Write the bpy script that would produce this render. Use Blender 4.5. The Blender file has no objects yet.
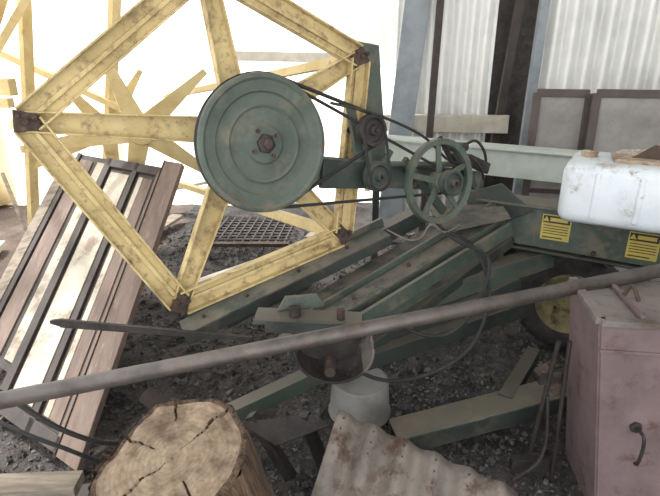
import bpy, bmesh, math, random
from mathutils import Vector as V, Matrix, noise
random.seed(4)
pi=math.pi
# ---------------------------------------------------------------- materials
def mat(name,c1,c2,scale=6,rough=.7,metal=0.0,bump=.15,lo=.42,hi=.62,c3=None,s3=25,t3=.62,detail=8,bscale=60,stretch=None,dust=0,dustc=None,c4=None,s4=4,t4=.62):
    m=bpy.data.materials.new(name); m.use_nodes=True
    nt=m.node_tree; N=nt.nodes; L=nt.links; b=N['Principled BSDF']
    tc=N.new('ShaderNodeTexCoord'); src=tc.outputs['Object']
    if stretch:
        mp=N.new('ShaderNodeMapping'); mp.inputs['Scale'].default_value=stretch
        L.new(src,mp.inputs[0]); src=mp.outputs[0]
    n=N.new('ShaderNodeTexNoise'); n.inputs['Scale'].default_value=scale; n.inputs['Detail'].default_value=detail; n.inputs['Roughness'].default_value=.65
    L.new(src,n.inputs['Vector'])
    r=N.new('ShaderNodeValToRGB'); r.color_ramp.elements[0].position=lo; r.color_ramp.elements[1].position=hi
    r.color_ramp.elements[0].color=(*c1,1); r.color_ramp.elements[1].color=(*c2,1)
    L.new(n.outputs['Fac'],r.inputs[0]); out=r.outputs[0]
    for cc,ss,tt in ((c3,s3,t3),(c4,s4,t4)):
        if not cc: continue
        n3=N.new('ShaderNodeTexNoise'); n3.inputs['Scale'].default_value=ss; n3.inputs['Detail'].default_value=9; n3.inputs['Roughness'].default_value=.7
        L.new(src,n3.inputs['Vector'])
        r3=N.new('ShaderNodeValToRGB'); r3.color_ramp.elements[0].position=tt-.06; r3.color_ramp.elements[1].position=tt+.06
        L.new(n3.outputs['Fac'],r3.inputs[0])
        mx=N.new('ShaderNodeMixRGB'); L.new(r3.outputs[0],mx.inputs[0]); L.new(out,mx.inputs[1]); mx.inputs[2].default_value=(*cc,1); out=mx.outputs[0]
    if dust:   # dust settles on faces that look upward
        ge=N.new('ShaderNodeNewGeometry'); sp=N.new('ShaderNodeSeparateXYZ'); L.new(ge.outputs['Normal'],sp.inputs[0])
        rd=N.new('ShaderNodeMapRange'); rd.inputs[1].default_value=.35; rd.inputs[2].default_value=.95; rd.inputs[3].default_value=0; rd.inputs[4].default_value=dust
        L.new(sp.outputs['Z'],rd.inputs[0])
        mx=N.new('ShaderNodeMixRGB'); L.new(rd.outputs[0],mx.inputs[0]); L.new(out,mx.inputs[1]); mx.inputs[2].default_value=(*(dustc or sc(116,106,93)),1); out=mx.outputs[0]
    L.new(out,b.inputs['Base Color']); b.inputs['Roughness'].default_value=rough; b.inputs['Metallic'].default_value=metal
    if bump:
        nb=N.new('ShaderNodeTexNoise'); nb.inputs['Scale'].default_value=bscale; nb.inputs['Detail'].default_value=5
        L.new(src,nb.inputs['Vector'])
        bp=N.new('ShaderNodeBump'); bp.inputs['Strength'].default_value=bump; bp.inputs['Distance'].default_value=.02
        L.new(nb.outputs['Fac'],bp.inputs['Height']); L.new(bp.outputs[0],b.inputs['Normal'])
    return m
def sc(r,g,b):
    f=lambda x:((x/255+.055)/1.055)**2.4 if x>10 else x/255/12.92
    return (f(r),f(g),f(b))
YEL=mat('faded_yellow_paint',sc(204,184,134),sc(176,155,108),5,.75,0,.1,c3=sc(108,82,60),s3=10,t3=.63,c4=sc(150,128,94),s4=26,t4=.58)
YEL2=mat('glare_paled_yellow',sc(214,194,144),sc(194,172,120),5,.75,0,.1,c3=sc(146,118,84),s3=9,t3=.66)  # yellow paled in the colour itself to imitate glare over the far beams
RUST=mat('rust_steel',sc(84,68,58),sc(60,50,46),12,.85,.1,.4,c3=sc(106,88,74),s3=30)
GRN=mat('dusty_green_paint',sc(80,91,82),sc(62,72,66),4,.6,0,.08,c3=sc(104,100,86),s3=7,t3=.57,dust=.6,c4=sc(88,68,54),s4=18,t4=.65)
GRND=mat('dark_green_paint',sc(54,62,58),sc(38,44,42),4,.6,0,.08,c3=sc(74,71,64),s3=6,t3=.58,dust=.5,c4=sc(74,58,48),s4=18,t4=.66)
DUST=mat('dust_covered_plate',sc(108,101,90),sc(86,83,74),5,.85,0,.2,c3=sc(66,73,66),s3=7,t3=.54,c4=sc(84,62,50),s4=20,t4=.66)
BLK=mat('black_rubber',sc(32,32,33),sc(46,44,43),10,.75,0,.1)
TYR=mat('dusty_tyre_rubber',sc(46,44,44),sc(72,68,64),8,.85,0,.2)
RIM=mat('dusty_rim_paint',sc(150,138,98),sc(112,102,76),6,.8,0,.2,c3=sc(80,68,58),s3=10,t3=.57)
PIPE=mat('brown_pipe_steel',sc(104,98,94),sc(80,75,72),9,.45,.45,.12,c3=sc(108,88,76),s3=20,t3=.6)
DARKM=mat('dark_worn_steel',sc(62,57,55),sc(44,40,39),12,.6,.3,.2,c3=sc(92,78,68),s3=18,t3=.64)
PINK=mat('oxide_pink_paint',sc(120,102,103),sc(104,88,88),5,.75,0,.12,c3=sc(88,70,62),s3=9,t3=.60)
GREYD=mat('grey_dusty_steel',sc(120,112,107),sc(94,87,83),7,.8,0,.12,c3=sc(86,70,62),s3=14,t3=.6)
WHT=mat('white_plastic',sc(208,215,220),sc(188,195,200),3,.4,0,.03,c3=sc(150,138,124),s3=5,t3=.60,c4=sc(124,98,78),s4=14,t4=.64)
CARD=mat('rusty_tan_board',sc(168,150,130),sc(112,88,72),14,.9,0,.2,c3=sc(196,190,180),s3=10,t3=.56)
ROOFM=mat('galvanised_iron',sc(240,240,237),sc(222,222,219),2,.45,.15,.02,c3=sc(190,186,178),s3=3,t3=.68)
OLDI=mat('weathered_corrugated_iron',sc(134,126,118),sc(104,97,90),6,.65,.3,.2,c3=sc(88,68,58),s3=9,t3=.55)
CREAM=mat('cream_panel_paint',sc(186,178,162),sc(160,150,134),4,.6,0,.05,c3=sc(128,114,98),s3=6,t3=.58)
BRNB=mat('red_brown_board',sc(122,104,94),sc(98,83,75),5,.7,0,.1,c3=sc(142,126,114),s3=12,t3=.62,stretch=(3,.5,.5))
DBRN=mat('dark_brown_frame',sc(66,57,52),sc(48,42,40),6,.6,0,.1)
DBRN2=mat('mauve_brown_frame',sc(92,80,78),sc(76,66,64),5,.6,0,.05)
TIM=mat('grey_timber',sc(144,133,119),sc(110,100,90),5,.85,0,.2,stretch=(1,6,6))
PTIM=mat('pale_painted_timber',sc(206,200,188),sc(180,173,160),4,.8,0,.1)
BARK=mat('log_bark',sc(112,90,72),sc(62,50,43),9,.95,0,1.0,bscale=26,stretch=(5,5,.5))
PALEG=mat('pale_green_sheet',sc(186,193,184),sc(166,174,165),4,.6,0,.05)
MESHG=mat('grey_flyscreen',sc(160,156,153),sc(134,130,127),3,.8,0,.05)
BLUEG=mat('blue_grey_post',sc(154,161,166),sc(132,140,146),4,.7,0,.1)
STK_Y=mat('sticker_yellow',sc(200,182,92),sc(182,164,84),10,.5,0,0)
STK_K=mat('sticker_black',sc(38,38,36),sc(50,48,46),10,.5,0,0)
GRAV=mat('gravel_dirt',sc(74,70,68),sc(37,35,35),7,.95,0,1.0,c3=sc(96,92,89),s3=60,t3=.6,bscale=60)
STONE=mat('gravel_stone',sc(104,101,98),sc(44,42,41),14,.95,0,.3,c3=sc(144,140,136),s3=6,t3=.62)
DIRT=mat('brown_dirt',sc(108,94,85),sc(82,71,65),3,.95,0,.8)
YARD=mat('washed_out_yard_ground',sc(236,231,222),sc(220,213,202),1.5,.9,0,.3)  # near-white colour imitates the washed-out brightness outdoors
BUCK=mat('grey_white_bucket',sc(146,144,141),sc(120,118,115),5,.6,0,.05)
ORNG=mat('cream_yellow_tank',sc(236,218,172),sc(224,200,150),4,.7,0,.05)

def endgrain():
    m=bpy.data.materials.new('log_end_grain'); m.use_nodes=True
    nt=m.node_tree;N=nt.nodes;L=nt.links;b=N['Principled BSDF']
    tc=N.new('ShaderNodeTexCoord')
    w=N.new('ShaderNodeTexWave'); w.wave_type='RINGS'; w.rings_direction='Z'; w.inputs['Scale'].default_value=21; w.inputs['Distortion'].default_value=2.4; w.inputs['Detail'].default_value=5; w.inputs['Detail Scale'].default_value=1.6
    n=N.new('ShaderNodeTexNoise'); n.inputs['Scale'].default_value=7; n.inputs['Detail'].default_value=12; n.inputs['Roughness'].default_value=.75
    L.new(tc.outputs['Object'],w.inputs[0]); L.new(tc.outputs['Object'],n.inputs['Vector'])
    r=N.new('ShaderNodeValToRGB'); r.color_ramp.elements[0].color=(*sc(108,90,74),1); r.color_ramp.elements[1].color=(*sc(166,147,125),1)
    r.color_ramp.elements[0].position=.4; r.color_ramp.elements[1].position=.6
    L.new(n.outputs['Fac'],r.inputs[0])
    r2=N.new('ShaderNodeValToRGB'); r2.color_ramp.elements[0].color=(.66,.6,.55,1); r2.color_ramp.elements[1].color=(1,1,1,1); r2.color_ramp.elements[1].position=.6
    L.new(w.outputs[0],r2.inputs[0])
    mx=N.new('ShaderNodeMixRGB'); mx.blend_type='MULTIPLY'; mx.inputs[0].default_value=.32
    L.new(r.outputs[0],mx.inputs[1]); L.new(r2.outputs[0],mx.inputs[2]); L.new(mx.outputs[0],b.inputs['Base Color'])
    b.inputs['Roughness'].default_value=.9
    bp=N.new('ShaderNodeBump'); bp.inputs['Strength'].default_value=.6; bp.inputs['Distance'].default_value=.015
    L.new(n.outputs['Fac'],bp.inputs['Height']); L.new(bp.outputs[0],b.inputs['Normal'])
    return m
ENDG=endgrain()
CRACK=mat('log_crack_wood',sc(66,50,40),sc(46,36,30),12,.95,0,.4)

# ---------------------------------------------------------------- builder
class B:
    def __init__(s,name,xf=None):
        s.name=name; s.bm=bmesh.new(); s.mats=[]; s.xf=xf
    def mi(s,m):
        if m not in s.mats: s.mats.append(m)
        return s.mats.index(m)
    def face(s,vs,m,smooth=False):
        try: f=s.bm.faces.new(vs)
        except ValueError: return
        f.material_index=s.mi(m); f.smooth=smooth
    def box(s,A,Bp,w,h,m,up=(0,0,1),w2=None,h2=None):
        A=V(A);Bp=V(Bp);d=(Bp-A).normalized(); u=V(up); si=d.cross(u).normalized(); u=si.cross(d)
        w2=w if w2 is None else w2; h2=h if h2 is None else h2
        vs=[]
        for P,ww,hh in ((A,w,h),(Bp,w2,h2)):
            for a,b in((-1,-1),(1,-1),(1,1),(-1,1)):
                vs.append(s.bm.verts.new(P+si*a*ww/2+u*b*hh/2))
        for q in((0,1,2,3),(7,6,5,4),(0,4,5,1),(1,5,6,2),(2,6,7,3),(3,7,4,0)):
            s.face([vs[i] for i in q],m)
    def channel(s,A,Bp,w,h,t,m,up=(0,0,1),m2=None):
        A=V(A);Bp=V(Bp);d=(Bp-A).normalized();si=d.cross(V(up)).normalized();u=si.cross(d)
        s.box(A,Bp,w,t,m,up)
        for k in(-1,1):
            o=si*k*(w/2-t/2)-u*(h/2)
            s.box(A+o,Bp+o,t,h,m2 or m,up)
    def angle(s,A,Bp,w,h,t,m,up=(0,0,1),side=1,m2=None):
        A=V(A);Bp=V(Bp);d=(Bp-A).normalized();si=d.cross(V(up)).normalized();u=si.cross(d)
        s.box(A,Bp,w,t,m,up); o=si*side*(w/2-t/2)-u*(h/2); s.box(A+o,Bp+o,t,h,m2 or m,up)
    def plate(s,pts,t,m,nrm=None):
        pts=[V(p) for p in pts]; n=(pts[1]-pts[0]).cross(pts[2]-pts[0]).normalized() if nrm is None else V(nrm)
        a=[s.bm.verts.new(p+n*t/2) for p in pts]; b=[s.bm.verts.new(p-n*t/2) for p in pts]
        s.face(a,m); s.face(b[::-1],m); k=len(pts)
        for i in range(k): s.face([a[i],b[i],b[(i+1)%k],a[(i+1)%k]],m)
    def lathe(s,c,ax,prof,m,seg=40,closed=False,wob=None,fm=None):
        c=V(c);ax=V(ax).normalized(); p=ax.orthogonal().normalized(); q=ax.cross(p)
        rows=[]
        for e in prof:
            r,h=e[0],e[1]
            if r<1e-5: rows.append([s.bm.verts.new(c+ax*h)]); continue
            row=[]
            for i in range(seg):
                a=2*pi*i/seg; rr=r
                if wob: rr,hh=wob(a,r,h)
                else: hh=h
                row.append(s.bm.verts.new(c+ax*hh+(p*math.cos(a)+q*math.sin(a))*rr))
            rows.append(row)
        if closed: rows.append(rows[0])
        for k in range(len(rows)-1):
            A_,B_=rows[k],rows[k+1]
            for i in range(seg):
                mm=prof[k][2] if len(prof[k])>2 else m
                if fm: mm=fm(2*pi*(i+.5)/seg,prof[k][0]) or mm
                j=(i+1)%seg
                if len(A_)==1 and len(B_)==1: continue
                if len(A_)==1: s.face([A_[0],B_[i],B_[j]],mm,True)
                elif len(B_)==1: s.face([A_[i],A_[j],B_[0]],mm,True)
                else: s.face([A_[i],A_[j],B_[j],B_[i]],mm,True)
    def cyl(s,A,Bp,r,m,r2=None,seg=16):
        A=V(A);Bp=V(Bp);h=(Bp-A).length;r2=r if r2 is None else r2
        ax=(Bp-A)
        s.lathe(A,ax,[(0,0),(r,0)],m,seg); s.lathe(A,ax,[(r,0),(r2,h)],m,seg); s.lathe(A,ax,[(r2,h),(0,h)],m,seg)
    def tube(s,pts,r,m,seg=8,smooth=6,loop=False,sy=1.0):
        P=[V(p) for p in pts]
        if smooth>1:
            Q=[];n=len(P);rng=range(n if loop else n-1)
            for i in rng:
                p0=P[i-1] if (i>0 or loop) else P[0];p1=P[i];p2=P[(i+1)%n];p3=P[(i+2)%n] if (i+2<n or loop) else P[-1]
                for k in range(smooth):
                    t=k/smooth
                    Q.append(.5*((2*p1)+(p2-p0)*t+(2*p0-5*p1+4*p2-p3)*t*t+(3*p1-p0-3*p2+p3)*t**3))
            if not loop: Q.append(P[-1])
            P=Q
        n=len(P); rows=[]; up=V((.13,.21,.97))
        for i,p in enumerate(P):
            a=P[i-1] if(i>0 or loop) else P[i]; b=P[(i+1)%n] if(i<n-1 or loop) else P[i]
            d=(b-a).normalized(); x=up-d*up.dot(d)
            if x.length<1e-3: x=d.orthogonal()
            x.normalize(); up=x; y=d.cross(x)
            rows.append([s.bm.verts.new(p+(x*math.cos(2*pi*k/seg)*r+y*math.sin(2*pi*k/seg)*r*sy)) for k in range(seg)])
        for i in range(n if loop else n-1):
            A_,B_=rows[i],rows[(i+1)%n]
            for k in range(seg): s.face([A_[k],A_[(k+1)%seg],B_[(k+1)%seg],B_[k]],m,True)
        if not loop: s.face(rows[0][::-1],m); s.face(rows[-1],m)
    def rbox(s,c,size,rot,rad,m,seg=4):
        b2=bmesh.new(); bmesh.ops.create_cube(b2,size=1)
        for v in b2.verts: v.co=V((v.co.x*size[0],v.co.y*size[1],v.co.z*size[2]))
        bmesh.ops.bevel(b2,geom=b2.edges[:],offset=rad,segments=seg,affect='EDGES',profile=.5)
        mp={}
        for v in b2.verts: mp[v]=s.bm.verts.new(rot@v.co+V(c))
        for f in b2.faces: s.face([mp[v] for v in f.verts],m,True)
        b2.free()
    def corr(s,TL,TR,BL,pitch,amp,m,ny=10,sag=0,shape='sin',per=10):
        TL=V(TL);TR=V(TR);BL=V(BL);W=(TR-TL);Hh=(BL-TL);n=W.cross(Hh).normalized()
        if n.z<0: n=-n
        nw=max(4,int(W.length/pitch*per)); rows=[]
        for j in range(ny+1):
            row=[]
            for i in range(nw+1):
                a=i/nw;b=j/ny; x=a*W.length
                w=math.sin(2*pi*x/pitch)
                row.append(s.bm.verts.new(TL+W*a+Hh*b+n*(amp*w+sag*math.sin(pi*b)+.006*noise.noise(V((a*4,b*4,1))))))
            rows.append(row)
        for j in range(ny):
            for i in range(nw): s.face([rows[j][i],rows[j][i+1],rows[j+1][i+1],rows[j+1][i]],m,shape=='sin')
    def done(s,bevel=.003,solid=0,parent=None):
        me=bpy.data.meshes.new(s.name)
        if s.xf is not None: s.bm.transform(s.xf)
        bmesh.ops.recalc_face_normals(s.bm,faces=s.bm.faces[:])
        co=[v.co for v in s.bm.verts]
        mn=V([min(c[i] for c in co) for i in range(3)]); mx=V([max(c[i] for c in co) for i in range(3)])
        o=V(((mn.x+mx.x)/2,(mn.y+mx.y)/2,mn.z))
        if parent=='keep': o=V((0,0,0))
        bmesh.ops.translate(s.bm,verts=s.bm.verts[:],vec=-o)
        s.bm.to_mesh(me); s.bm.free()
        for m in s.mats: me.materials.append(m)
        ob=bpy.data.objects.new(s.name,me); bpy.context.collection.objects.link(ob); ob.location=o
        if solid:
            md=ob.modifiers.new('s','SOLIDIFY'); md.thickness=solid
        if bevel:
            md=ob.modifiers.new('b','BEVEL'); md.width=bevel; md.segments=2; md.limit_method='ANGLE'; md.angle_limit=.7
        return ob

# ---------------------------------------------------------------- ground
def gz(x,y):
    return .035*noise.noise(V((x*1.3,y*1.3,0)))+.02*noise.noise(V((x*5,y*5,3)))-.02
g=B('floor')
nx,ny=190,165; rows=[]
for j in range(ny+1):
    y=-1+j*6.6/ny
    rows.append([g.bm.verts.new((-4+i*8.5/nx,y,gz(-4+i*8.5/nx,y)+.016*noise.noise(V((i*.9,j*.9,2))))) for i in range(nx+1)])
for j in range(ny):
    for i in range(nx):
        x=-4+i*8.5/nx; y=-1+j*6.6/ny
        brown=x<-1.5+.4*noise.noise(V((x*2,y*2,7)))
        g.face([rows[j][i],rows[j][i+1],rows[j+1][i+1],rows[j+1][i]],DIRT if brown else GRAV,True)
for k in range(15000):
    x=random.uniform(-1.8,2.6); yy=1.2+random.random()**1.3*3.6
    r=random.uniform(.005,.014)*(1.9 if random.random()<.06 else 1)
    c=V((x,yy,gz(x,yy)+r*.4))
    vs=[]
    for d in((1,0,0),(-1,0,0),(0,1,0),(0,-1,0),(0,0,1),(0,0,-1)):
        vs.append(g.bm.verts.new(c+V(d)*r*random.uniform(.6,1.2)+V((random.uniform(-1,1),random.uniform(-1,1),random.uniform(-1,1)))*r*.35))
    for q in((0,2,4),(2,1,4),(1,3,4),(3,0,4),(2,0,5),(1,2,5),(3,1,5),(0,3,5)): g.face([vs[i] for i in q],STONE)
g.done(0)
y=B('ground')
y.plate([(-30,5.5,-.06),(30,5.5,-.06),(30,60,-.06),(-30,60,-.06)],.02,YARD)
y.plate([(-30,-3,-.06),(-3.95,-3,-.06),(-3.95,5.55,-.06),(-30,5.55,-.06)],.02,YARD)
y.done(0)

# ---------------------------------------------------------------- reel frame
a,b=.551,-.121
T=V((math.cos(a),math.sin(a),0)); n0=V((math.sin(a),-math.cos(a),0))
UP=V((0,0,1))*math.cos(b)+n0*math.sin(b); NN=T.cross(UP)
O=V((-.347,1.906,1.277))
XF=Matrix(((T.x,UP.x,NN.x,O.x),(T.y,UP.y,NN.y,O.y),(T.z,UP.z,NN.z,O.z),(0,0,0,1)))
PV=[(-.65,.12),(-.04,.58),(.56,.29),(.43,-.42),(-.28,-.55)]
hub=(.03,.04)
reel=B('harvester_reel',XF)
for i in range(5):
    p,q=V((*PV[i],0)),V((*PV[(i+1)%5],0))
    d=(q-p).normalized(); inn=V((-d.y,d.x,0))
    if inn.dot(V((*hub,0))-p)<0: inn=-inn
    p2=p+d*.01; q2=q-d*.01
    reel.box(p2,q2,.084,.008,YEL,up=(0,0,1))
    reel.box(p2-inn*.041+V((0,0,.014)),q2-inn*.041+V((0,0,.014)),.007,.036,YEL,up=(0,0,1))
    reel.box(p2+inn*.041+V((0,0,.014)),q2+inn*.041+V((0,0,.014)),.007,.036,YEL,up=(0,0,1))
    reel.box(p2+inn*.004+V((0,0,.01)),q2+inn*.004+V((0,0,.01)),.014,.012,YEL,up=(0,0,1))
    c=V((*PV[i],0)); e=(V((*hub,0))-c).normalized()
    reel.box(c-e*.03+V((0,0,.02)),c+e*.04+V((0,0,.02)),.068,.012,RUST,up=(0,0,1),w2=.045)
    for dx,dy in((0,0),(.025,.012),(-.02,.02)): reel.cyl(c+V((dx,dy,.022)),c+V((dx,dy,.042)),.009,RUST,seg=6)
    h=V((*hub,-.02))
    reel.box(h,c+V((0,0,-.015)),.10,.012,YEL,up=(0,0,1),w2=.06)
    sd=(c-h).normalized(); sp=V((-sd.y,sd.x,0)).normalized()
    for k in(-1,1): reel.box(h+sp*k*.047+V((0,0,.012)),c+sp*k*.028+V((0,0,.012)),.006,.026,YEL,up=(0,0,1))
reel.lathe((hub[0],hub[1],-.03),(0,0,1),[(0,.05),(.1,.05),(.1,0),(0,0)],YEL,24)
for z0,rot in((-1.7,.2),(-3.0,.5)):
    for i in range(5):
        h=V((*hub,z0)); c=V((PV[i][0]-hub[0],PV[i][1]-hub[1],0)); 
        c=V((c.x*math.cos(rot)-c.y*math.sin(rot),c.x*math.sin(rot)+c.y*math.cos(rot),0))+h
        reel.box(h,c,.14,.012,YEL2,up=(0,0,1),w2=.04)
    reel.lathe((hub[0],hub[1],z0-.02),(0,0,1),[(0,.05),(.09,.05),(.09,0),(0,0)],YEL2,24)
for i in range(4):
    c=V((*PV[i],0))
    reel.box(c+V((0,0,-.01)),c+V((0,0,-3.0)),.05,.04,YEL2,up=(0,1,0))
reel.cyl((*hub,.05),(*hub,-3.1),.035,YEL2,seg=16)
reel.done(.002)

dr=B('reel_drive_disc',XF)
R=.229
dr.lathe((.035,-.002,.13),(0,0,1),[(0,0),(R-.01,0),(R,.008),(R+.004,.02),(R-.006,.035),(R+.004,.052),(R+.002,.066),(R-.012,.07),(R-.02,.062),(R-.055,.06),(R-.06,.05),(.135,.05),(.128,.058),(.12,.05),(.07,.052),(.062,.062),(.035,.064),(0,.064)],GRN,72)
dr.cyl((.035,0,.06),(.035,0,.215),.016,RUST); dr.lathe((.035,0,.19),(0,0,1),[(.034,0),(.034,.016),(.0,.016)],DARKM,6)
for k in range(4):
    aa=k*pi/2+.5; dr.cyl((.035+.05*math.cos(aa),.05*math.sin(aa),.185),(.035+.05*math.cos(aa),.05*math.sin(aa),.202),.008,RUST,seg=6)
dr.done(.0015)
def pulley(bd,c,r,m,z=.15,w=.04,hubm=DARKM):
    bd.lathe((c[0],c[1],z),(0,0,1),[(0,0),(r,0),(r,.006),(r*.82,w*.5),(r,w-.006),(r,w),(r*.75,w),(r*.7,w-.01),(r*.35,w-.01),(r*.3,w+.012),(0,w+.012)],m,32)
    bd.cyl((c[0],c[1],z+w),(c[0],c[1],z+w+.025),r*.16,hubm,seg=6)
pl=B('belt_pulley_set',XF)
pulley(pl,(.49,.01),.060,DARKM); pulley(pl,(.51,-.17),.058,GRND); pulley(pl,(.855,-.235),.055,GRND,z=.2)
pl.cyl((.49,.01,.02),(.49,.01,.16),.014,DARKM); pl.cyl((.51,-.17,.02),(.51,-.17,.16),.014,DARKM)
pl.box((.49,.03,.11),(.53,-.2,.11),.03,.012,GRN,up=(0,0,1)); pl.box((.53,-.2,.12),(.62,-.08,.12),.025,.012,GRN,up=(0,0,1))
pl.done(.0015)
wh=B('spoked_flywheel',XF)
cw=(.835,-.23,.17); RW=.18
wh.lathe(cw,(0,0,1),[(RW,-.018),(RW,.018),(RW-.01,.012),(RW-.024,.012),(RW-.024,-.012),(RW-.01,-.012)],GRN,56,closed=True)
for k in range(5):
    aa=k*2*pi/5+.35
    wh.box(V(cw)+V((math.cos(aa),math.sin(aa),0))*.02,V(cw)+V((math.cos(aa),math.sin(aa),0))*(RW-.014),.03,.012,GRN,up=(0,0,1),w2=.02)
wh.lathe(cw,(0,0,1),[(0,-.03),(.04,-.03),(.04,.03),(0,.03)],GRN,24)
wh.cyl((.835,-.23,.05),(.835,-.23,.2),.015,DARKM)
wh.done(.0015)
def belt(name,c1,r1,c2,r2,z,r=.007):
    bd=B(name,XF); d=V((c2[0]-c1[0],c2[1]-c1[1])); D=d.length; ph=math.atan2(d.y,d.x); be=math.acos((r1-r2)/D)
    P=[]
    for k in range(25):
        t=ph+be+(2*pi-2*be)*k/24; P.append((c1[0]+r1*math.cos(t),c1[1]+r1*math.sin(t),z))
    for k in range(13):
        t=ph-be+2*be*k/12; P.append((c2[0]+r2*math.cos(t),c2[1]+r2*math.sin(t),z))
    bd.tube(P,r,BLK,6,1,True); bd.done(0)
belt('drive_belt',(.035,0),R,(.49,.01),.058,.17)
belt('drive_belt',(.49,.01),.05,(.51,-.17),.05,.19,.006)
belt('drive_belt',(.035,0),R-.002,(.855,-.235),.05,.155,.006)
arm=B('reel_support_arm',XF)
arm.box((-.02,-.08,.06),(1.22,-.29,.0),.10,.08,GRN,up=(0,0,1))
arm.box((-.02,-.02,.105),(1.1,-.22,.06),.012,.04,GRN,up=(0,0,1))
arm.box((.3,-.14,.09),(.52,-.17,.09),.11,.03,GRND,up=(0,0,1))
arm.box((.46,.1,.08),(.5,-.16,.08),.035,.02,GRN,up=(0,0,1))
arm.box((.70,-.13,.10),(.98,-.40,.04),.04,.02,GRN,up=(0,0,1))
arm.cyl((.035,0,.0),(.035,0,.125),.03,GRND)
for s_ in(.6,.75,1.05): arm.cyl((s_,-.14-(s_-.2)*.17,.09),(s_,-.14-(s_-.2)*.17,.115),.012,RUST,seg=6)
arm.tube([(.32,.12,.16),(.5,.07,.18),(.75,-.03,.16),(.95,-.16,.12),(1.15,-.2,.1)],.006,DARKM)
arm.tube([(.9,-.1,.12),(1.0,-.13,.16),(1.1,-.2,.15),(1.18,-.27,.1)],.006,DARKM)
arm.tube([(1.0,-.1,.14),(1.08,-.08,.14),(1.16,-.14,.12),(1.22,-.24,.08)],.007,BLK)
arm.box((.98,-.12,.1),(1.12,-.3,.1),.03,.02,GRND,up=(0,0,1))
arm.box((1.05,-.16,.12),(1.2,-.22,.1),.05,.03,DARKM,up=(0,0,1))
arm.box((.92,-.05,.08),(1.0,-.2,.1),.02,.015,DARKM,up=(0,0,1))
arm.cyl((.56,-.13,.1),(1.2,-.20,.1),.012,GRN)
arm.cyl((1.0,-.1,.05),(1.0,-.1,.16),.02,DARKM,seg=12)
arm.done(.003)
sh=B('header_side_shield',XF)
sh.plate([(.60,.37,-.1),(.74,.35,-.1),(.76,-.20,-.1),(.60,-.18,-.1)],.01,GRN)
sh.plate([(.74,.35,-.1),(.74,.35,-.16),(.76,-.2,-.16),(.76,-.2,-.1)],.008,DUST)
sh.done(.002)

# ---------------------------------------------------------------- main beam
D=V((.87,-.5,0)).normalized(); Nf=V((-.5,-.87,0)).normalized()
P0=V((.85,2.5,0))
mb=B('header_toolbar')
A=P0-Nf*.08; 
mb.box(A+V((0,0,.79))-D*.12,A+V((0,0,.775))+D*1.5,.16,.21,GRN)
mb.box(A+V((0,0,.885))-D*.12,A+V((0,0,.875))+D*1.5,.19,.012,GRN)
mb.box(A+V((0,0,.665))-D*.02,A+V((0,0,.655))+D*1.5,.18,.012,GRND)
mb.box(A+V((-.02,0,.6))-D*.1,A+V((-.02,0,1.0))-D*.14,.14,.05,GRN,up=D)
mb.plate([A+V((0,-.09,.9))-D*.25,A+V((0,-.09,.98))-D*.05,A+V((0,-.09,.86))+D*.12,A+V((0,-.09,.74))-D*.1],.012,GRND)
for s_ in(.08,.45,.8): mb.cyl(P0+D*s_+Nf*0+V((0,0,.70)),P0+D*s_+Nf*.015+V((0,0,.70)),.012,DARKM,seg=6)
mb.box(A+V((0,.05,.7))+D*.05,(1.16,2.88,.3),.08,.08,GRND)
mb.box(A+V((0,.05,.7))+D*.55,(1.5,2.90,.3),.06,.06,GRND)
mb.box((1.1,2.88,.3),(1.9,2.84,.3),.07,.07,GRND)
mb.done(.004)
for s_,w,zc in((.27,.13,.795),(.64,.125,.77)):
    sk=B('caution_sticker'); c=P0+D*s_+Nf*.0015+V((0,0,zc)); u=V((0,0,1))
    def rect(cx,cz,ww,hh,m,o):
        q=c+D*cx+u*cz+Nf*o
        sk.plate([q-D*ww/2-u*hh/2,q+D*ww/2-u*hh/2,q+D*ww/2+u*hh/2,q-D*ww/2+u*hh/2],.0008,m)
    rect(0,0,w,.125,STK_Y,0); rect(0,.04,w*.92,.036,STK_K,.001); rect(.01,.04,w*.6,.018,STK_Y,.002)
    for k in range(4): rect(0,.008-k*.013,w*.86,.004,STK_K,.001)
    rect(-.01,-.05,w*.7,.006,STK_K,.001)
    q=c+u*.04-D*w*.36+Nf*.002; sk.plate([q-D*.014-u*.011,q+D*.014-u*.011,q+u*.014],.0008,STK_Y)
    sk.done(0)

# drum
jr=Matrix((D,-Nf,V((0,0,1)))).transposed()
jg=B('plastic_drum')
jc=P0+D*.58+Nf*.03+V((0,0,1.022))
jg.rbox(jc,(.60,.38,.265),jr,.05,WHT,5)
jg.rbox(jc,(.605,.12,.235),jr,.03,WHT,3)
for k in(-.16,0.0,.16): jg.rbox(jc+D*k,(.03,.39,.2),jr,.012,WHT,3)
jg.lathe(jc-D*.22+V((0,0,.125)),(0,0,1),[(.035,0),(.035,.03),(0,.032)],CARD,20)
jg.done(0)
bt=B('torn_cardboard_box')
q=jc+V((0,0,.142))-D*.0
bt.plate([q-D*.14-Nf*.07,q+D*.14-Nf*.08,q+D*.16+Nf*.08,q-D*.12+Nf*.09],.008,CARD)
bt.plate([q-D*.12+Nf*.09,q+D*.14+Nf*.08,q+D*.15+Nf*.11+V((0,0,-.03)),q-D*.10+Nf*.11+V((0,0,-.02))],.004,CARD)
bt.plate([q+D*.12-Nf*.07,q+D*.14+Nf*.06,q+D*.13+Nf*.02+V((0,0,.07)),q+D*.08-Nf*.04+V((0,0,.10))],.004,CARD)
bt.plate([q+D*.12-Nf*.07,q+D*.08-Nf*.04+V((0,0,.10)),q+D*.02-Nf*.05+V((0,0,.03)),q-D*.02-Nf*.07],.004,CARD)
bt.plate([q-D*.14-Nf*.06,q+D*.03-Nf*.065,q+D*.02-Nf*.08+V((0,0,.03)),q-D*.10-Nf*.07+V((0,0,.02))],.004,CARD)
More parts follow.
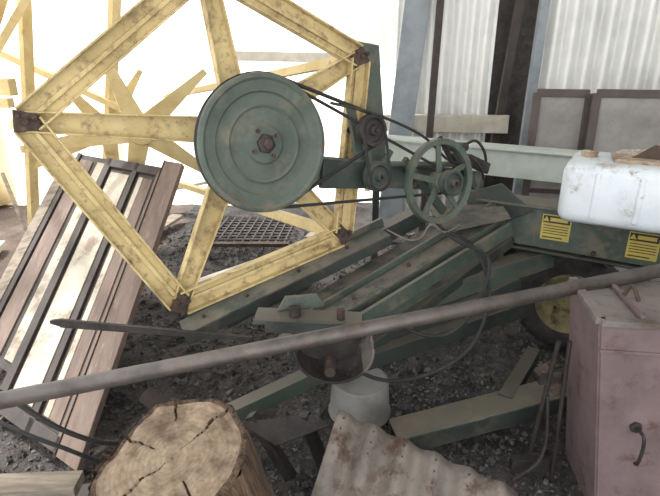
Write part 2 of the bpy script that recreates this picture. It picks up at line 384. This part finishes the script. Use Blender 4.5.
bt.plate([q-D*.06+Nf*.02,q+D*.08+Nf*.02,q+D*.10+Nf*.0+V((0,0,.05)),q+D*.02-Nf*.0+V((0,0,.06))],.006,RUST)
bt.done(0)

# ---------------------------------------------------------------- platform beams (diagonals)
pf=B('header_platform_frame')
pf.channel((.26,2.36,.78),(-.64,1.97,.47),.13,.05,.01,DUST,m2=GRND)
pf.box((.26,2.44,.80),(-.64,2.06,.50),.02,.05,GRN)
pf.angle((.80,2.56,.87),(-.20,2.03,.47),.13,.05,.012,DUST,m2=GRND)
pf.channel((.82,2.43,.84),(-.20,1.89,.45),.10,.06,.012,DUST,m2=GRN)
pf.box((.81,2.50,.87),(-.20,1.96,.475),.014,.035,GRN)
pf.box((.86,2.34,.80),(-.0,1.88,.47),.02,.07,GRN)
for f_ in(.2,.45,.7,.9):
    p=V((.82,2.43,.84)).lerp(V((-.20,1.89,.45)),f_)+V((0,0,.006)); pf.cyl(p,p+V((-.004,0,.014)),.010,RUST,seg=6)
    p=V((.26,2.36,.78)).lerp(V((-.64,1.97,.47)),f_)+V((0,0,.004)); pf.cyl(p,p+V((-.004,0,.014)),.010,RUST,seg=6)
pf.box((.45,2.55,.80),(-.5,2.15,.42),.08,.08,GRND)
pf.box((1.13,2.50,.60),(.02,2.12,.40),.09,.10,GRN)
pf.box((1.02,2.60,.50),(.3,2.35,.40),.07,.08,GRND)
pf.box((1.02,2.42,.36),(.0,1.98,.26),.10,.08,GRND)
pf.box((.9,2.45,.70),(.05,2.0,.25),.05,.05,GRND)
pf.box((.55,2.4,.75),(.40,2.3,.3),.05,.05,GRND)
pf.channel((1.15,1.92,.25),(.26,1.72,.14),.13,.08,.012,GRN,m2=GRND)  # lighter green top over darker sides paints in the lit top face
pf.box((-.45,1.83,.12),(.05,2.06,.24),.07,.07,GRN)
pf.box((.05,2.06,.24),(.95,2.40,.5),.06,.06,GRND)
pf.plate([(.5,2.5,.845),(.84,2.42,.885),(.84,2.3,.865),(.55,2.28,.805)],.01,DUST)
pf.box((1.0,2.2,.2),(.75,1.85,.18),.06,.07,GRND)
pf.done(.003)

bk=B('rusty_knife_guard_bracket')
bk.box((-.28,1.74,.66),(.12,1.72,.65),.10,.018,GRN)
bk.box((-.24,1.69,.645),(.11,1.67,.64),.018,.05,GRND)
bk.plate([(-.2,1.76,.67),(-.02,1.80,.67),(-.05,1.80,.72),(-.17,1.78,.72)],.018,GRN)
bk.cyl((-.13,1.72,.67),(-.13,1.722,.705),.022,DARKM); bk.cyl((.04,1.71,.66),(.04,1.712,.70),.016,RUST,seg=6)
bk.plate([(-.15,1.70,.63),(.12,1.68,.63),(.10,1.70,.52),(.0,1.70,.48),(-.10,1.70,.52)],.02,DARKM)
pts=[]
for k in range(17):
    aa=-pi*.98+k*pi*1.02/16; pts.append((.015+.14*math.cos(aa),.58+.125*math.sin(aa)))
for k in range(16):
    (x1,z1),(x2,z2)=pts[k],pts[k+1]
    bk.plate([(x1,1.60,z1),(x2,1.60,z2),(x2,1.78,z2),(x1,1.78,z1)],.010,GREYD if k>11 else DARKM)
bk.cyl((.0,1.60,.5),(.0,1.74,.5),.02,RUST)
bk.done(.002)

# ---------------------------------------------------------------- pipe, bar
pp=B('long_steel_pipe')
A=V((-1.008,1.22,.652)); Bq=V((1.305,1.78,.843)); d=(Bq-A)
ax=d.normalized(); s0=A-d*.12; Lh=(d*1.25).length
pp.lathe(s0,ax,[(.018,0),(.0255,0),(.0255,Lh),(.018,Lh)],PIPE,28)
pp.lathe(s0,ax,[(.018,Lh),(.018,0)],DARKM,28)
pp.done(0)
rd=B('flat_steel_bar')
rd.box((-1.0,1.7,.65),(-.26,1.52,.69),.012,.034,DARKM,h2=.016)
rd.box((-1.04,1.71,.65),(-.99,1.70,.65),.012,.012,DARKM,h2=.034)
rd.done(.001)

# ---------------------------------------------------------------- pink box
bx=B('rusted_feed_hopper')
zt=.80
F=[(.85,1.44,zt),(1.6,1.34,zt),(1.66,1.72,zt),(.90,1.76,zt)]
bot=[(.97,1.42,.0),(1.6,1.32,.0),(1.64,1.70,.0),(1.0,1.74,.0)]
def quad(p,m,t=.012): bx.plate(p,t,m)
quad([bot[0],bot[1],F[1],F[0]],PINK); quad([bot[3],bot[0],F[0],F[3]],PINK); quad([bot[2],bot[3],F[3],F[2]],PINK); quad([bot[1],bot[2],F[2],F[1]],PINK)
quad([(V(p)+V((0,0,-.005))) for p in F],GREYD)
bx.box(V(F[0])+V((.01,-.008,-.1)),V(F[1])+V((0,-.008,-.1)),.012,.012,PINK)
bx.box(V(F[0])+V((.0,0,.0)),V(F[1])+V((0,0,.0)),.03,.02,GREYD)
bx.box(V(F[0]),V(F[3]),.03,.02,GREYD)
bx.box(V(F[0])+V((.13,.0,.01)),V(F[3])+V((.12,0,.01)),.014,.014,PINK)
bx.tube([(1.02,1.41,.42),(1.02,1.36,.42),(1.022,1.35,.38),(1.025,1.36,.31),(1.026,1.375,.295)],.006,DARKM)
bx.lathe((1.02,1.41,.42),(0,-1,0),[(.02,0),(.02,.012),(0,.012)],DARKM,6)
bx.tube([(1.0,1.6,.80),(1.01,1.58,.86),(1.02,1.54,.82)],.007,RUST)
bx.done(.002)
hk=B('lever_rod_bracket')
hk.cyl((.80,1.66,.0),(.82,1.62,.62),.009,DARKM); hk.cyl((.88,1.60,0),(.86,1.62,.62),.008,DARKM)
hk.box((.78,1.64,.45),(.88,1.64,.46),.02,.05,DARKM); hk.box((.78,1.64,.50),(.87,1.64,.38),.015,.05,RUST)
hk.tube([(.82,1.63,.38),(.83,1.6,.2),(.80,1.58,.1),(.72,1.58,.02)],.007,DARKM)
hk.box((.72,1.63,.05),(.92,1.63,.05),.03,.06,DARKM)
hk.done(.001)

# ---------------------------------------------------------------- corrugated sheet, log
cs=B('corrugated_iron_sheet')
TL=V((.03,1.52,.40)); TR=V((.62,1.30,.25)); BL=V((-.10,1.18,.18))
cs.corr(TL,TR,BL,.112,.019,OLDI,ny=14,sag=.01,per=14)
W_=(TR-TL);H_=(BL-TL);n_=W_.cross(H_).normalized()
if n_.z<0:n_=-n_
for k in range(5):
    for j in [.06+.09*t for t in range(10)]:
        x=(k+.25)*.112
        if x<W_.length:
            p=TL+W_.normalized()*x+H_*j+n_*.019; cs.cyl(p,p+n_*.004,.0035,RUST,seg=6)
cs.done(0,solid=.003)
lg=B('log_stump')
def wob(a,r,h):
    x,y_=math.cos(a),math.sin(a)
    k=1+.13*noise.noise(V((x*1.3,y_*1.3,1)))+.035*noise.noise(V((x*4,y_*4,h*.8)))
    rid=abs(noise.noise(V((x*9,y_*9,h*1.6))))
    return r*k+.016*rid-.004,h
def wobt(a,r,h):
    x,y_=math.cos(a),math.sin(a)
    k=1+.13*noise.noise(V((x*1.3,y_*1.3,1)))+.035*noise.noise(V((x*4,y_*4,.45)))
    hh=h+.022*noise.noise(V((x*r*7,y_*r*7,5)))+.009*noise.noise(V((x*r*30,y_*r*30,2)))
    if crk(a,r): hh-=.02
    return r*k,hh
def crk(a,r):
    for ca,r0,r1 in((.9,.03,.2),(2.6,.07,.2),(3.9,.02,.17),(5.3,.09,.2),(1.8,.13,.2),(4.6,.12,.2)):
        dd=abs((a-ca-.10*noise.noise(V((r*18,ca,0)))+pi)%(2*pi)-pi)*r
        if r0<r<r1 and dd<.0015+.014*(r-r0): return CRACK
    return None
lg.lathe((0,0,0),(0,0,1),[(.235,-.08),(.225,.1),(.22,.2),(.216,.3),(.214,.36),(.212,.42),(.211,.48),(.210,.53),(.207,.545)],BARK,260,wob=wob)
lg.lathe((0,0,0),(0,0,1),[(.207,.545,BARK),(.198,.552,BARK),(.190,.548)]+[(.186-.0042*k,.548) for k in range(44)]+[(.002,.548)],ENDG,260,wob=wobt,fm=crk)
lo=lg.done(0,parent='keep')
lo.location=(-.32,1.17,.06)
ax=V((-.18,-.17,1)).normalized()
lo.rotation_euler=ax.to_track_quat('Z','Y').to_euler()

# ---------------------------------------------------------------- wheels, bucket
def tyre(name,c,ax,R_,w,rim=RIM):
    t=B(name); h=w/2
    t.lathe(c,ax,[(R_*.55,-h*.7),(R_*.62,-h*.95),(R_*.8,-h*1.05),(R_*.93,-h*.85),(R_*.99,-h*.6),(R_,0),(R_*.99,h*.6),(R_*.93,h*.85),(R_*.8,h*1.05),(R_*.62,h*.95),(R_*.55,h*.7)],TYR,64)
    t.lathe(c,ax,[(R_*.60,h*.9),(R_*.56,h*.92),(R_*.5,h*.6),(R_*.46,h*.1),(R_*.25,h*.05),(R_*.2,h*.35),(0,h*.35)],rim,48)
    t.lathe(c,ax,[(R_*.57,-h*.75),(R_*.46,-h*.3),(0,-h*.3)],rim,32)
    axv=V(ax).normalized(); p=axv.orthogonal().normalized(); q=axv.cross(p)
    for k in range(28):
        a_=2*pi*k/28; r_=p*math.cos(a_)+q*math.sin(a_); tt=axv.cross(r_)
        for sg in(-1,1):
            t.box(V(c)+r_*R_*1.0+axv*sg*h*.1,V(c)+r_*R_*.95+axv*sg*h*.85+tt*sg*.02,.02,.016,TYR,up=r_)
    for k in range(5):
        a_=2*pi*k/5; r_=p*math.cos(a_)+q*math.sin(a_); t.cyl(V(c)+r_*R_*.3+axv*h*.05,V(c)+r_*R_*.3+axv*h*.3,.01,RUST,seg=6)
    t.done(0)
tyre('implement_wheel',V((1.34,2.62,.285)),V((-.40,-.92,.05)),.29,.17)
tyre('implement_wheel',V((1.13,3.3,.285)),V((-.75,-.66,.0)),.30,.16)
bu=B('metal_bucket')
bu.lathe((.14,2.02,0),(0,0,1),[(0,.0),(.145,0),(.148,.01),(.14,.02),(.13,.17),(.125,.18),(.11,.175),(0,.17)],BUCK,40)
bu.done(0)

hs=B('hydraulic_hose'); hs.tube([(.44,2.2,.90),(.52,2.02,.86),(.66,2.0,.78),(.60,1.9,.62),(.50,1.86,.52),(.40,1.86,.50),(.3,1.9,.52)],.008,BLK); hs.done(0)
hs=B('hydraulic_hose'); hs.tube([(.5,2.3,.82),(.62,2.1,.80),(.66,1.95,.66),(.60,1.85,.50),(.48,1.8,.40),(.28,1.75,.36),(.12,1.72,.42),(.0,1.79,.5)],.008,BLK); hs.done(0)
hs=B('hydraulic_hose'); hs.tube([(-1.3,1.42,.70),(-1.0,1.32,.62),(-.86,1.30,.52),(-.76,1.34,.42),(-.70,1.42,.33),(-.68,1.5,.2),(-.68,1.55,.02)],.008,BLK); hs.done(0)
hs=B('hydraulic_hose'); hs.tube([(-1.25,1.42,.52),(-.98,1.35,.44),(-.85,1.36,.36),(-.76,1.42,.22),(-.74,1.45,.02)],.007,BLK); hs.done(0)
hs=B('bent_wire'); hs.tube([(.25,2.15,.86),(.33,2.08,.84),(.38,2.05,.86),(.42,2.05,.92),(.48,2.06,.88),(.55,2.1,.9)],.004,GREYD); hs.done(0)

# ---------------------------------------------------------------- leaning doors
FR=V((-.96,1.60,.02)); LD=V((.13,1.40,.91)); AC=V((.60,-.40,0)).normalized()
NL=LD.normalized().cross(AC).normalized()
if NL.z<0: NL=-NL
def strip(bd,x0,x1,y0,y1,o,t,m):
    f=lambda x,y_:FR-AC*x+LD*y_+NL*o
    bd.plate([f(x0,y0),f(x1,y0),f(x1,y1),f(x0,y1)],t,m)
dp=B('leaning_board'); strip(dp,0,.15,0,1,.05,.03,BRNB); strip(dp,.145,.15,0,1,.068,.008,DBRN); dp.done(.002)
dp=B('leaning_door')
strip(dp,.17,.72,0,.98,0,.035,DBRN); strip(dp,.24,.36,.06,.92,.02,.006,BRNB); strip(dp,.46,.64,.06,.92,.02,.006,CREAM); 
strip(dp,.17,.21,0,.98,.025,.02,BRNB); strip(dp,.39,.43,0,.98,.025,.02,DBRN); strip(dp,.66,.72,0,.98,.025,.02,DBRN)
strip(dp,.17,.72,0,.04,.025,.02,DBRN);strip(dp,.17,.72,.94,.98,.025,.02,DBRN)
strip(dp,.32,.36,.06,.92,.024,.006,CREAM)
dp.done(.002)
dp=B('leaning_door')
strip(dp,.74,1.12,.1,1.0,-.04,.03,DBRN); strip(dp,.79,.87,.13,.97,-.02,.01,CREAM); strip(dp,.92,1.06,.13,.97,-.02,.01,BRNB); strip(dp,.74,.77,.1,1.0,-.02,.02,BRNB); strip(dp,1.08,1.12,.1,1.0,-.02,.02,DBRN)
dp.done(.002)
dp=B('leaning_board'); strip(dp,1.16,1.26,-.05,.9,-.04,.03,TIM); dp.done(.002)

tb=B('scrap_timber'); tb.box((-1.35,1.25,.30),(-.80,1.28,.30),.08,.04,TIM); tb.box((-1.3,1.3,.1),(-.75,1.36,.14),.1,.1,DBRN); tb.box((-1.1,1.3,0),(-1.1,1.3,.28),.06,.06,TIM,up=(0,1,0)); tb.done(.002)
tb=B('scrap_steel_plate'); tb.plate([(-.35,1.60,.28),(-.05,1.62,.3),(.0,1.59,.27),(-.2,1.54,.22)],.02,DARKM); tb.box((-.3,1.62,.3),(-.15,1.56,.05),.04,.04,DARKM); tb.box((-.1,1.62,.3),(0.0,1.59,.0),.04,.04,DARKM); tb.box((-.75,1.75,.3),(-.4,1.65,.05),.05,.05,DBRN); tb.done(.002)

# ---------------------------------------------------------------- mid background clutter
gr=B('rusty_grate')
for k in range(12): gr.box((-1.15+k*.07,4.0,.10),(-1.08+k*.07,4.6,.14),.012,.012,DBRN)
for k in range(9): gr.box((-1.16+k*.008,4.0+k*.072,.11),(-.36+k*.008,4.0+k*.072,.11),.012,.012,DBRN)
gr.box((-1.18,3.98,.1),(-.34,3.98,.1),.03,.03,RUST); gr.done(0)
def plank(p,q,w,t,m):
    pk=B('timber_plank'); pk.box(p,q,w,t,m); pk.done(.002)
plank((-1.05,3.2,.05),(-.45,3.75,.07),.12,.03,PTIM)
plank((-.75,3.1,.04),(-.15,3.5,.05),.10,.03,BRNB)
plank((-1.75,3.8,.04),(-1.5,4.9,.06),.12,.03,TIM)
plank((-2.3,5.3,.10),(-.3,5.1,.55),.16,.03,PTIM)
plank((-2.0,4.75,.02),(-2.2,5.4,.8),.14,.03,PTIM)
plank((-.2,4.4,.03),(.4,4.2,.05),.14,.03,TIM)
plank((-2.85,4.2,.03),(-2.65,3.45,.03),.1,.05,PTIM)
plank((-2.85,3.1,.03),(-1.95,3.0,.03),.12,.04,TIM)
sv=B('shovel')
sv.cyl((-2.75,4.3,.62),(-2.42,3.95,.10),.016,TIM); sv.plate([(-2.48,3.95,.14),(-2.36,4.03,.14),(-2.28,3.88,.02),(-2.36,3.78,.0),(-2.45,3.82,.02)],.006,GREYD); sv.done(.001)
tk=B('drum_tank'); tk.lathe((-3.95,5.6,0),(0,0,1),[(0,0),(.4,0),(.41,.3),(.4,.6),(.41,.9),(.38,1.15),(0,1.18)],ORNG,40); tk.done(0)
yf=B('yellow_implement_frame')
yf.box((-3.4,3.3,1.42),(-1.75,3.0,1.40),.06,.09,YEL2); yf.box((-3.4,3.2,1.30),(-1.75,2.95,1.32),.05,.05,YEL2)
yf.box((-3.3,3.9,.0),(-2.1,3.7,1.95),.09,.05,YEL2); yf.box((-2.55,4.2,0),(-2.1,4.0,2.1),.08,.05,YEL2)
yf.box((-2.9,3.3,.0),(-2.9,3.3,1.45),.07,.07,YEL2,up=(0,1,0)); yf.box((-1.9,3.9,2.1),(-2.6,3.5,1.0),.07,.05,YEL2)
yf.box((-2.1,4.6,.0),(-1.6,4.4,2.2),.09,.05,YEL2); yf.box((-3.0,4.6,1.7),(-1.2,4.4,.9),.09,.05,YEL2)
yf.done(.002)

# ---------------------------------------------------------------- shed walls
W0=V((.55,4.62,0)); W1=V((3.6,3.75,0)); WD=(W1-W0).normalized(); WN=V((WD.y,-WD.x,0))
wl=B('wall_back')
Hh=3.4
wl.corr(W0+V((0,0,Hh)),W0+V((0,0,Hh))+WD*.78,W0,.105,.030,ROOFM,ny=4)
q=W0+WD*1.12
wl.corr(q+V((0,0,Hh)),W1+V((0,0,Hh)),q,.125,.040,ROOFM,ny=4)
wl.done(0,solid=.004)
tr=B('trim_1')
tr.box(W0+WD*-.3+WN*.10+V((0,0,1.0)),W0+WD*.95+WN*.10+V((0,0,1.03)),.05,.14,PTIM); tr.done(.003)
tr=B('wall_post_gap_shade')
tr.box(W0+WD*.95-WN*.1+V((0,0,0)),W0+WD*.95-WN*.1+V((0,0,3.3)),.36,.03,DARKM,up=(0,1,0))  # dark sheet filling the wall gap, stands in for the shade there
tr.box(W0+WD*.80+WN*.06,W0+WD*1.02+WN*.06+V((0,0,3.3)),.06,.05,DBRN,up=(0,1,0)); 
tr.box(W0+WD*1.08+WN*.06,W0+WD*1.12+WN*.06+V((0,0,3.3)),.07,.05,BLUEG,up=(0,1,0)); tr.done(.003)
tr=B('shed_leaning_panel')
tr.box(V((.50,4.35,.0)),V((.74,4.5,2.6)),.20,.03,BLUEG,up=(0,1,0)); tr.done(.003)
tr=B('shed_leaning_panel')
tr.box(V((.78,4.2,.0)),V((.86,4.42,2.6)),.05,.05,DBRN,up=(0,1,0)); tr.done(.003)
rw=B('wall_right')
rw.corr((3.6,3.75,3.4),(3.6,-2,3.4),(3.6,3.75,0),.125,.02,ROOFM,ny=2,per=6); rw.done(0,solid=.004)
rf=B('ceiling')
rf.corr((-2.6,4.9,3.4),(3.9,4.9,3.4),(-2.6,-1.5,3.6),.13,.02,ROOFM,ny=2,per=6); rf.done(0,solid=.004)
tg=B('draper_back_sheet')
tg.box((.30,3.85,.90),(1.75,3.05,.90),.04,.18,PALEG); tg.box((.30,3.85,1.0),(1.75,3.05,1.0),.14,.02,PALEG)
tg.box((.35,3.85,0),(.35,3.85,.85),.05,.05,GRND,up=(0,1,0)); tg.box((1.6,3.15,0),(1.6,3.15,.85),.05,.05,GRND,up=(0,1,0)); tg.done(.002)
def screen(name,x0,y0,x1,y1,z0,z1,lean):
    s_=B(name); A=V((x0,y0,0));Bp=V((x1,y1,0)); d=(Bp-A).normalized(); nn=V((-d.y,d.x,0))
    f=lambda P,z:P+V((0,0,z))+nn*lean*(z/z1)
    w=.05
    s_.box(f(A,z0),f(A,z1),w,.04,DBRN2,up=nn); s_.box(f(Bp,z0),f(Bp,z1),w,.04,DBRN2,up=nn)
    s_.box(f(A,z1),f(Bp,z1),.04,w,DBRN2); s_.box(f(A,z0+.03),f(Bp,z0+.03),.04,w,DBRN2)
    s_.box(f(A,(z0+z1)*.5),f(Bp,(z0+z1)*.5),.03,w*.6,DBRN2)
    s_.plate([f(A,z0),f(Bp,z0),f(Bp,z1),f(A,z1)],.006,MESHG); s_.done(.002)
screen('screen_door',1.38,3.55,1.70,3.48,.0,1.32,.12)
screen('screen_door',1.70,3.38,2.30,3.24,.0,1.33,.12)

fs=B('far_shed_corrugated_sheet'); fs.corr((.05,6.2,2.6),(1.4,5.6,3.2),(.3,6.0,1.3),.15,.02,ROOFM,ny=4); 
fs.box((.45,6.1,.0),(.45,6.1,2.2),.06,.06,TIM,up=(0,1,0)); fs.box((1.0,5.9,.0),(1.0,5.9,2.4),.08,.08,PTIM,up=(0,1,0)); fs.done(0)
fr=B('timber_beam'); fr.box((-1.25,6.0,1.53),(.3,5.9,1.50),.10,.10,PTIM)
for x in(-1.06,.22): fr.box((x,6.0,-.05),(x,6.0,1.5),.06,.06,PTIM,up=(0,1,0))
fr.done(.002)

# ---------------------------------------------------------------- light, world, camera
w=bpy.data.worlds.new('World'); bpy.context.scene.world=w; w.use_nodes=True
bg=w.node_tree.nodes['Background']; bg.inputs[0].default_value=(.98,.99,1,1); bg.inputs[1].default_value=2.5
sn=bpy.data.lights.new('sun','SUN'); sn.energy=6.0; sn.angle=.15; sn.color=(1,.96,.9)
so=bpy.data.objects.new('sun',sn); bpy.context.collection.objects.link(so)
so.rotation_euler=V((.5,-.4,-1)).to_track_quat('-Z','Y').to_euler()
cd=bpy.data.cameras.new('camera'); cam=bpy.data.objects.new('camera',cd); bpy.context.collection.objects.link(cam)
cam.location=(0,0,1.6); cam.rotation_euler=(math.radians(69),0,0); cd.sensor_width=36; cd.lens=28.36; cd.clip_start=.02
bpy.context.scene.camera=cam
try:
    bpy.context.scene.view_settings.view_transform='Standard'
except Exception: pass
